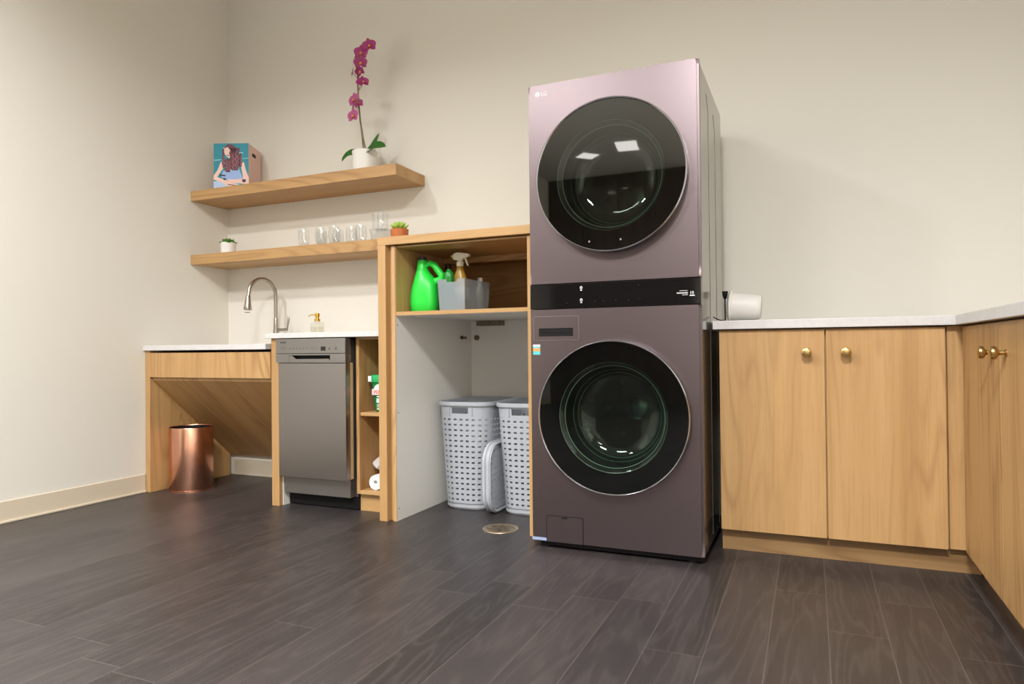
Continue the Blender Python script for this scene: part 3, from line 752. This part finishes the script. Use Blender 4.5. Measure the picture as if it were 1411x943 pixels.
obj('leaf', leaf_bm(bez(base+V3(-.02,-.02,0), base+V3(-.09,-.03,.035), base+V3(-.125,-.05,-.040)), .026, V3(-.2,-1,.5)), M_leaf, t, 60)
obj('leaf', leaf_bm(bez(base+V3(0,.02,0), base+V3(.02,.05,.05), base+V3(.0,.09,.04)), .020, V3(0,0,1)), M_leaf, t, 60)
M_pet = mat('orchid_petal', srgb(206,88,156), .45, Subsurface_Weight=0.0)
M_pet2 = mat('orchid_petal_light', srgb(222,124,178), .45)
M_lip = mat('orchid_lip', srgb(240,170,96), .45)
def petal(bm, length, width, M, cup=.15):
    t = bmesh.new(); rows = []
    n = 7
    for i in range(n+1):
        s = i/n; w = width*math.sin(PI*(.10+.86*s))**.75; rows.append([t.verts.new((w*k, s*length, cup*length*(s*s)+abs(k)*w*.15)) for k in (-1,-.5,0,.5,1)])
    for r0, r1 in zip(rows, rows[1:]):
        for k in range(4): t.faces.new((r0[k], r0[k+1], r1[k+1], r1[k]))
    bmesh.ops.solidify(t, geom=t.faces[:], thickness=.0012); _merge(bm, t, M)
def blossom(p, face, roll, s, m):
    """face = direction the flower looks"""
    q = Vector(face).to_track_quat('Z', 'Y').to_matrix().to_4x4(); T = Matrix.Translation(p) @ q @ Matrix.Rotation(roll, 4, 'Z')
    bm = B()
    for a, L, w in ((90,.036,.0125), (215,.034,.0115), (325,.034,.0115)): petal(bm, L*s, w*s, T @ Matrix.Rotation(math.radians(a-90), 4, 'Z'))
    for a in (18, 162): petal(bm, .037*s, .0205*s, T @ Matrix.Translation((0,0,.0015)) @ Matrix.Rotation(math.radians(a-90), 4, 'Z'), .1)
    f = obj('flower', bm, m, t, 60)
    bm = B(); petal(bm, .018*s, .010*s, T @ Matrix.Rotation(PI, 4, 'Z') @ Matrix.Rotation(math.radians(40), 4, 'X'), .3); blob(bm, (0,0,.005*s), (.006*s,.006*s,.006*s), 2, T)
    for k in (-1, 1): petal(bm, .011*s, .006*s, T @ Matrix.Rotation(k*1.7, 4, 'Z') @ Matrix.Rotation(math.radians(50), 4, 'X'), .2)
    obj('lip', bm, M_lip, f, 60)
fl = [((1.262,-.17,2.556), (.35,-.8,-.1), .2, 1.15, M_pet), ((1.212,-.18,2.520), (.3,-.9,-.2), -.1, 1.15, M_pet), ((1.168,-.16,2.515), (-.6,-.6,.1), .1, 1.0, M_pet),
      ((1.200,-.17,2.468), (.45,-.7,-.2), .1, 1.1, M_pet), ((1.186,-.155,2.428), (.0,-.7,-.6), .3, .9, M_pet), ((1.140,-.16,2.424), (-.7,-.6,.1), -.2, .95, M_pet2),
      ((1.188,-.155,2.372), (-.1,-.8,.2), 2.9, .85, M_pet), ((1.210,-.16,2.360), (.7,-.6,.1), .2, .95, M_pet),
      ((1.153,-.165,2.262), (-.25,-.9,.1), .1, 1.25, M_pet2), ((1.165,-.150,2.245), (.6,-.7,.1), .4, .9, M_pet2), ((1.150,-.170,2.168), (-.15,-.95,.0), .0, 1.2, M_pet2), ((1.142,-.160,2.215), (-.6,-.7,0), .5, .75, M_pet)]
CAMP = V3(3.556,-3.431,.8135)
fl = [(tuple(V3(*p)+(CAMP-V3(*p))*.016), a, b, c, d) for p, a, b, c, d in fl]
for p, fc_, r_, s_, m_ in fl: blossom(Vector(p), fc_, r_, s_, m_)
bm = B()
for p, fc_, r_, s_, m_ in fl:
    P = Vector(p); q = min(stem[3:], key=lambda v: (v-P).length); tube(bm, bez(q, (q+P)/2+V3(0,.01,-.008), P+V3(0,.004,0), 5), .0016, 6)
each('flower_stalk', bm, M_stem, t, 60)

# ------------------------------------------------------------------ small succulents
def succulent(x, y, z, pot_m, pr, phh, leaf_m, label, nL, L, flat, name='potted_succulent'):
    t = thing(name, label, 'plant', (x, y, z)); M = Matrix.Translation((x, y, z))
    obj('pot', lathe(B(), [(0,.0005), (pr*.86,.0005), (pr*.92,.003), (pr,phh), (pr*.92,phh+.001), (pr*.88,phh-.008), (0,phh-.008)], 32, M), pot_m, t, 40)
    bm = B()
    for ring, (cnt, el, ln) in enumerate(nL):
        for k in range(cnt):
            a = 2*PI*(k+ring*.5)/cnt; e = math.radians(el+random.uniform(-6,6)); d = V3(math.cos(a)*math.cos(e), math.sin(a)*math.cos(e), math.sin(e))
            T = Matrix.Translation((x, y, z+phh-.004)) @ d.to_track_quat('Y', 'Z').to_matrix().to_4x4()
            blob(bm, (0, L*ln*.5, 0), (L*ln*flat, L*ln*.5, L*ln*.12), 2, T)
    obj('leaves', bm, leaf_m, t, 60)
succulent(.2285, -.22, 1.4194, M_ceram, .047, .072, mat('dark_succulent', srgb(84,128,52), .45), 'tiny dark green plant in a white pot, left end of lower shelf', [(9,10,.055), (7,35,.045), (5,62,.035)], 1.0, .36)
succulent(1.487, -.22, 1.4194, mat('terracotta', srgb(196,112,58), .6), .050, .056, mat('lime_succulent', srgb(176,206,92), .45), 'small lime green succulent in a terracotta pot above the tall cabinet', [(10,28,.060), (8,52,.055), (5,75,.05)], 1.0, .17)

# ------------------------------------------------------------------ drinking glasses
def tumbler(x, y, z, label, r=.034, h=.105):
    t = thing('drinking_glass', label, 'glass', (x, y, z), 'clear stemless glasses on the lower shelf')
    t2_ = obj('bowl', lathe(B(), [(0,.002), (r*.62,.002), (r*.86,.016), (r,.045), (r*1.0,.065), (r*.86,h), (r*.83,h), (r*.96,.065), (r*.96,.046), (r*.82,.020), (r*.55,.008), (0,.008)], 40, Matrix.Translation((x,y,z))), M_clear, t, 60)
    return t
z = 1.4194
for x, y, l in ((.836,-.235,'leftmost clear stemless glass on the lower shelf, front row'), (.900,-.150,'clear stemless glass just behind and right of the leftmost one'),
                (.962,-.235,'clear stemless glass third from the left in the glass row'), (1.018,-.150,'clear stemless glass fourth from the left, set back beside the fifth'),
                (1.056,-.235,'clear stemless glass fifth from the left in the glass row'), (1.128,-.170,'clear stemless glass sixth from the left, second from right'),
                (1.216,-.200,'clear stemless glass standing rightmost, closest to the glass pitcher')):
    tumbler(x, y, z, l)
t = thing('glass_bowl', 'wide low clear glass bowl holding up the upturned tumbler', 'glass bowl', (1.268,-.13,z))
obj('bowl', lathe(B(), [(0,.001), (.035,.001), (.052,.02), (.062,.06), (.066,.078), (.063,.079), (.058,.06), (.048,.024), (.03,.006), (0,.006)], 48, Matrix.Translation((1.30,-.13,z))), M_clear, t, 60)
bpy.data.objects[t.name].location = (1.30,-.13,z); t.children[0].matrix_parent_inverse = Matrix.Translation((1.30,-.13,z)).inverted()
t = thing('glass_tumbler', 'straight clear glass tumbler stacked on the wide glass bowl', 'glass', (1.30,-.13,z+.0795))
t['category'] = 'glass'
obj('body', lathe(B(), [(0,.002), (.044,.002), (.0455,.005), (.047,.098), (.0445,.098), (.043,.010), (0,.010)], 48, Matrix.Translation((1.30,-.13,z+.0795))), M_clear, t, 60)
bm = B(); lathe(bm, [(.0, 0), (.064,0), (.064,.0018), (0,.0018)], 48, Matrix.Translation((1.30,-.13,z+.0793))); obj('coaster_rim', bm, M_clear, t, 60)

# ------------------------------------------------------------------ detergent jug
ZC = .9932
t = thing('detergent_jug', 'bright green plastic detergent jug in the upper compartment', 'jug', (1.80,-.46,ZC))
M_green = mat('green_plastic', srgb(40,214,66), .35, Subsurface_Weight=0.0)
def loft(bm, secs, n=40, M=None):
    """secs: (z, cx, cy, rx, ry, power) super-ellipse sections"""
    t = bmesh.new(); R = []
    for (z, cx, cy, rx, ry, p) in secs:
        ring = []
        for i in range(n):
            a = 2*PI*i/n; c, s = math.cos(a), math.sin(a)
            ring.append(t.verts.new((cx+rx*math.copysign(abs(c)**(2/p), c), cy+ry*math.copysign(abs(s)**(2/p), s), z)))
        R.append(ring)
    for a, b in zip(R, R[1:]):
        for i in range(n): t.faces.new((a[i], a[(i+1)%n], b[(i+1)%n], b[i]))
    t.faces.new(R[0][::-1]); t.faces.new(R[-1]); bmesh.ops.recalc_face_normals(t, faces=t.faces[:])
    _merge(bm, t, M); return bm
J = Matrix.Translation((1.829, -.53, ZC)) @ Matrix.Rotation(math.radians(6), 4, 'Z') @ Matrix.Diagonal((.915, .915, .975, 1))
bm = B(); loft(bm, [(.0005,0,0,.062,.048,3), (.006,0,0,.072,.056,3), (.05,0,0,.077,.060,3), (.09,.001,0,.075,.059,3), (.125,.003,0,.071,.056,2.8), (.155,.003,0,.063,.051,2.6), (.178,-.002,0,.052,.044,2.3), (.200,-.009,0,.0385,.035,2.1), (.222,-.014,0,.0280,.028,2), (.262,-.014,0,.0250,.025,2)], 48, J)
obj('body', bm, M_green, t, 60)
bm = B(); tube(bm, [V3(.006,0,.236), V3(.032,0,.247), V3(.058,0,.236), V3(.078,0,.208), V3(.098,0,.186), V3(.100,0,.168), V3(.080,0,.158), V3(.048,0,.150), V3(.030,0,.140)], [.013,.015,.017,.017,.018,.018,.019,.020,.018], 14, True, J); obj('handle', bm, M_green, t, 60)
bm = B(); lathe(bm, [(0,.262), (.0240,.262), (.0240,.276), (.021,.279), (0,.279)], 32, J @ Matrix.Translation((-.014,0,0))); obj('cap', bm, mat('dark_cap', srgb(40,40,44), .45), t, 40)

# ------------------------------------------------------------------ clear storage bin and its contents
M_tub = mat('smoky_plastic', srgb(160,170,178), .25, Alpha=.5)
t = thing('storage_bin', 'smoky clear plastic bin of cleaning bottles in the upper compartment', 'bin', (1.985,-.35,ZC))
SB = Matrix.Translation((2.013,-.466,ZC)) @ Matrix.Rotation(math.radians(0), 4, 'Z')
bm = B(); secw, secd, hgt, th = .146, .270, .150, .003
def tbox(bm, M):
    t = bmesh.new(); R = []
    lv = [(.92, .0008), (1.0, hgt)]
    for s, zz in lv: R.append([t.verts.new((x*s, y*s, zz)) for x, y in ((-secw/2,-secd/2), (secw/2,-secd/2), (secw/2,secd/2), (-secw/2,secd/2))])
    t.faces.new(R[0][::-1])
    for i in (1,2,3): t.faces.new((R[0][i], R[0][(i+1)%4], R[1][(i+1)%4], R[1][i]))
    a, b, c, d = R[0][0], R[0][1], R[1][1], R[1][0]     # front face with a dip in its top edge
    P = lambda u, zz: t.verts.new((u, -(secd/2)*(.92+.08*zz/hgt), zz))
    e, f, g, h = P(.032, hgt), P(.028, hgt-.014), P(-.022, hgt-.014), P(-.026, hgt)
    t.faces.new((a, b, c, e, f, g, h, d))
    bmesh.ops.recalc_face_normals(t, faces=t.faces[:]); bmesh.ops.solidify(t, geom=t.faces[:], thickness=th); _merge(bm, t, M)
tbox(bm, SB)
obj('tub', bm, M_tub, t)
t = thing('spray_bottle', 'white-trigger spray bottle of amber cleaner standing in the clear bin', 'spray bottle', (1.985,-.40,ZC+.006))
Q = Matrix.Translation((1.996,-.475,ZC+.004)) @ Matrix.Scale(1.08, 4)
bm = B(); loft(bm, [(0,0,0,.030,.024,2.6), (.004,0,0,.033,.027,2.6), (.11,0,0,.034,.028,2.6), (.15,0,0,.030,.025,2.4), (.185,0,0,.018,.018,2), (.205,0,0,.014,.014,2)], 32, Q); obj('bottle', bm, mat('amber_plastic', srgb(176,138,52), .3), t, 60)
bm = B(); box(bm, -.034, .034, -.029, .029, .05, .11, .006, Q); obj('paper_label', bm, mat('bottle_label', srgb(220,206,180), .5), t, 60)
bm = B(); lathe(bm, [(0,.203), (.0165,.203), (.0165,.222), (.012,.225), (.011,.235), (0,.235)], 24, Q)
prism(bm, [(-.034,.236), (-.030,.262), (-.010,.266), (.048,.257), (.050,.246), (.020,.238), (.012,.230), (-.012,.230)], .020, Q @ Matrix.Translation((0,.010,0)) @ FRONT, .002)
prism(bm, [(.022,.240), (.030,.240), (.044,.205), (.038,.203)], .008, Q @ Matrix.Translation((0,.004,0)) @ FRONT, .001)
obj('trigger_head', bm, mat('ivory_plastic', srgb(232,224,204), .4), t, 50)
bm = B(); tube(bm, [V3(-.034,0,.250), V3(-.044,0,.250)], .006, 12, True, Q); obj('nozzle', bm, mat('yellow_nozzle', srgb(214,190,92), .4), t, 40)
t = thing('squeeze_bottle', 'pale squeeze bottle with a white cap, right rear of the clear bin', 'bottle', (2.020,-.25,ZC+.006))
Q = Matrix.Translation((2.052,-.372,ZC+.006)) @ Matrix.Scale(1.04, 4)
obj('bottle', lathe(B(), [(0,0), (.020,0), (.022,.004), (.022,.10), (.012,.125)], 28, Q), mat('pale_bottle', srgb(186,190,178), .4), t, 40)
obj('cap', lathe(B(), [(0,.125), (.0125,.125), (.0125,.158), (.010,.161), (0,.161)], 28, Q), M_white, t, 40)
t = thing('cleaner_bottle', 'brown bottle with a pinkish label behind the green jug handle', 'bottle', (1.93,-.10,ZC))
Q = Matrix.Translation((1.812,-.262,ZC)) @ Matrix.Scale(1.02, 4)
bm = B(); loft(bm, [(.0005,0,0,.036,.030,2.6), (.18,0,0,.038,.030,2.6), (.22,0,0,.026,.022,2), (.235,0,0,.014,.014,2)], 32, Q); obj('bottle', bm, mat('brown_bottle', srgb(96,56,38), .35), t, 60)
obj('cap', lathe(B(), [(0,.234), (.016,.234), (.016,.262), (0,.264)], 24, Q), mat('dark_brown_cap', srgb(60,34,26), .4), t, 40)
bm = B(); box(bm, -.030, .034, -.032, -.029, .12, .20, .001, Q); obj('paper_label', bm, mat('pink_label', srgb(206,160,140), .5), t)
t = thing('dish_soap_bottle', 'dark green bottle leaning in the front dip of the clear bin', 'bottle', (1.950,-.43,ZC+.006))
Q = Matrix.Translation((1.975,-.550,ZC+.006))
bm = B(); loft(bm, [(0,0,0,.020,.016,2.6), (.13,0,0,.022,.018,2.6), (.155,0,0,.024,.020,2.6), (.180,0,0,.022,.018,2.4), (.188,0,0,.012,.012,2)], 28, Q); obj('bottle', bm, mat('deep_green_plastic', srgb(18,128,40), .35), t, 60)
obj('cap', lathe(B(), [(0,.188), (.010,.188), (.010,.196), (0,.197)], 20, Q), bpy.data.materials['deep_green_plastic'], t, 40)

# ------------------------------------------------------------------ narrow cabinet contents
GX, GY, GZ = 1.573, -.467, .4992
t = thing('detergent_tub', 'green plastic tub of washing pods on the narrow cabinet shelf', 'tub', (GX, GY, GZ))
G = Matrix.Translation((GX, GY, GZ))
M_gt = mat('tub_green', srgb(10,132,66), .4)
bm = B(); loft(bm, [(.0005,0,0,.056,.046,5), (.004,0,0,.060,.050,5), (.150,0,0,.074,.060,5)], 48, G); gb = obj('body', bm, M_gt, t, 60)
bm = B(); loft(bm, [(.150,0,0,.079,.065,5), (.155,0,0,.080,.066,5), (.183,0,0,.079,.065,5), (.187,0,0,.074,.060,5)], 48, G); lid = obj('lid', bm, mat('lid_green', srgb(40,168,96), .4), t, 60)
def on_tub(z, u): return (GX+u, GY-(.050+.010*z/.15)-.0008, GZ+z)
bm = B(); box(bm, GX-.080, GX-.060, GY-.0668, GY-.064, GZ+.153, GZ+.182, .001); obj('lid_flash', bm, M_white, lid)
bm = B(); prism(bm, [(.030*math.cos(PI*i/16), .026*math.sin(PI*i/16)) for i in range(17)], .003, front(GX-.018, GY-.0575, GZ+.115)); obj('white_arch', bm, M_white, gb)
bm = B(); box(bm, GX-.060, GX+.045, GY-.0625, GY-.055, GZ+.085, GZ+.116, .002); rl = obj('label_banner', bm, mat('label_pale', srgb(238,210,210), .4), gb)
bm = B(); text(bm, 'PER', .026, front(GX-.048, GY-.0627, GZ+.091)); obj('lettering', bm, mat('label_red', srgb(206,36,60), .4), gb)
bm = B(); box(bm, GX-.036, GX+.03, GY-.0580, GY-.050, GZ+.046, GZ+.068, .001); obj('label_block', bm, mat('label_blue', srgb(206,222,236), .4), gb)
bm = B()
for k, zz in enumerate((.074, .036, .030, .024, .012)): box(bm, GX-.034, GX+.03-.01*(k % 2), GY-.0570+.0004*k, GY-.050, GZ+zz, GZ+zz+(.006 if k in (0,4) else .0022))
each('small_print', bm, M_white, gb)

t = thing('paper_roll', 'white paper roll lying on the floor of the narrow cabinet', 'roll', (1.545,-.452,.108))
Q = Matrix.Translation((1.545,-.452,.1465)) @ Matrix.Rotation(math.radians(90), 4, 'X') @ Matrix.Rotation(math.radians(0), 4, 'Y')
bm = B(); lathe(bm, [(.010,-.10), (.036,-.10), (.038,-.097), (.038,.097), (.036,.10), (.030,.098), (.027,.10), (.022,.098), (.018,.10), (.010,.098)], 40, Q, True); obj('roll', bm, M_white, t, 40)
def crumple(bm, c, s, seed, amp=.35, sub=3, M=None):
    rnd = random.Random(seed); t = bmesh.new(); bmesh.ops.create_icosphere(t, subdivisions=sub, radius=1)
    ds = [(Vector((rnd.uniform(-1,1), rnd.uniform(-1,1), rnd.uniform(-1,1))).normalized(), rnd.uniform(.6,1)) for _ in range(26)]
    for v in t.verts:
        k = min(o/max(v.co.dot(d), .05) for d, o in ds if v.co.dot(d) > .05)
        v.co = v.co*min(k, 1.15); v.co = Vector((c[0]+v.co.x*s[0], c[1]+v.co.y*s[1], c[2]+v.co.z*s[2]))
    _merge(bm, t, M); return bm
o = obj('plastic_wrap', crumple(B(), (1.520,-.45,.222), (.040,.07,.042), 5), mat('crinkled_clear_wrap', srgb(214,208,206), .25, Alpha=.85)); tag(o, 'crumpled pale plastic wrap resting on the paper roll', 'plastic bag')
t_ = B(); crumple(t_, (1.618,-.42,.195), (.036,.06,.085), 9); o = obj('paper_bag', t_, mat('kraft_paper', srgb(190,150,110), .7)); tag(o, 'small kraft paper bag half hidden behind the cabinet upright', 'bag')

# ------------------------------------------------------------------ white bucket lying on right worktop
t = thing('plastic_bucket', 'small translucent white bucket lying on its side beside the washer', 'bucket', (3.315,-.48,.9155))
M_poly = mat('white_polypropylene', srgb(222,218,212), .5)
r = .064; Q = Matrix.Translation((3.254,-.48,.9156+r)) @ Matrix.Rotation(PI/2+math.radians(4.2), 4, 'Y') 
bm = B(); lathe(bm, [(.0585,.0), (.0585,.006), (.0515,.10), (.0505,.113), (.044,.122), (0,.123), (0,.119), (.042,.118), (.048,.108), (.0495,.10), (.0565,.0)], 64, Q)
obj('body', bm, M_poly, t, 50)
obj('rim', lathe(B(), [(.0575,.0), (.0638,.001), (.0638,.006), (.0600,.010), (.0586,.010)], 64, Q, True), M_poly, t, 50)
bm = B(); lathe(bm, [(0,-.009), (.050,-.009), (.058,-.0045), (.0635,-.002), (.0635,-.0002), (0,-.0002)], 64, Q); lo = obj('lid', bm, mat('grey_lid', srgb(186,184,172), .35), t, 50)
t = thing('power_cord', 'thin black cord poking out between the bucket and the washer', 'cord', (3.225,-.50,.9155))
bm = B(); tube(bm, [(3.238,-.55,.918), (3.222,-.553,.920), (3.208,-.557,.926), (3.196,-.56,.934)], .0022, 8); tube(bm, [(3.238,-.55,.918), (3.242,-.50,.918), (3.236,-.40,.918), (3.26,-.30,.918)], .0022, 8)
obj('cable', bm, M_blackp, t, 60)
bm = B(); lathe(bm, [(0,0), (.006,0), (.010,.012), (.012,.030), (.011,.032), (0,.030)], 20, Matrix.Translation((3.2285,-.425,1.014))); lathe(bm, [(0,0), (.003,0), (.003,.098), (0,.098)], 12, Matrix.Translation((3.2285,-.425,.9155)))
obj('gap_shade', bm, M_blackp, t, 50)  # black shape added to stand in for the dark gap beside the bucket

# ------------------------------------------------------------------ ceiling lights
M_diff = bpy.data.materials.new('lit_diffuser'); M_diff.use_nodes = True
_b = M_diff.node_tree.nodes['Principled BSDF']; _b.inputs['Emission Color'].default_value = (1,.96,.88,1); _b.inputs['Emission Strength'].default_value = 3
def ceil_light(x, y, w, d, power, label, rot=0, spread=140, col=(.975,.985,.99)):
    t = thing('ceiling_light', label, 'ceiling light', (x, y, RZ), 'recessed ceiling lights')
    T = Matrix.Translation((x, y, RZ)) @ Matrix.Rotation(math.radians(rot), 4, 'Z')
    o = outline(w+.04, d+.04, .01, 48); i = outline(w, d, .008, 48)
    bm = B(); holed(bm, o, i, .012, T @ Matrix.Translation((0, 0, -.0125))); obj('frame', bm, M_white, t)
    bm = B(); prism(bm, i, .004, T @ Matrix.Translation((0, 0, -.008))); obj('diffuser', bm, M_diff, t)
    if power:
        L = bpy.data.lights.new('panel_lamp', 'AREA'); L.shape = 'RECTANGLE'; L.size = w; L.size_y = d; L.energy = power; L.color = col; L.spread = math.radians(spread)
        lo = bpy.data.objects.new('panel_lamp', L); C.objects.link(lo); lo.location = (x, y, RZ-.016); lo.parent = t; lo.matrix_parent_inverse = Matrix.Translation(t.location).inverted()
LIGHTS = [(3.35,-4.1,.6,.5,185,'square ceiling light panel just above the viewer', 0, 161), (.82,-3.0,.22,.22,68,'small square ceiling light near the left wall', 0, 150),
          (1.5,-4.2,.9,.6,68,'wide ceiling light panel over the left half of the room', 0, 162),
          (.95,-6.78,.24,.24,0,'small square ceiling light turned diagonally at the far end', 45), (1.52,-6.57,.26,.42,0,'small oblong ceiling light at the far end', -8),
          (3.7,-6.0,.6,.6,60,'square ceiling light panel in the far right corner')]
for a in LIGHTS: ceil_light(*a)

w = bpy.data.worlds.new('World'); sc.world = w; w.use_nodes = True
w.node_tree.nodes['Background'].inputs[0].default_value = (.9,.88,.84,1); w.node_tree.nodes['Background'].inputs[1].default_value = .3

# ------------------------------------------------------------------ camera
yaw, pitch, roll, fpx = .410906, .0095193, -.0099280, 943.317
fw = Vector((-math.sin(yaw)*math.cos(pitch), math.cos(yaw)*math.cos(pitch), math.sin(pitch)))
rt = Vector((math.cos(yaw), math.sin(yaw), 0)); up = rt.cross(fw)
r2 = rt*math.cos(roll)+up*math.sin(roll); u2 = -rt*math.sin(roll)+up*math.cos(roll)
cam = bpy.data.cameras.new('camera'); cam.sensor_width = 36; cam.lens = fpx/1411*36; cam.clip_start = .05
co = bpy.data.objects.new('camera', cam); C.objects.link(co)
co.matrix_world = Matrix(((r2.x,u2.x,-fw.x,3.555848),(r2.y,u2.y,-fw.y,-3.430845),(r2.z,u2.z,-fw.z,.813510),(0,0,0,1)))
sc.camera = co
vs = sc.view_settings; vs.view_transform = 'Standard'; vs.look = 'None'; vs.gamma = 1; vs.use_curve_mapping = False; vs.exposure = .15
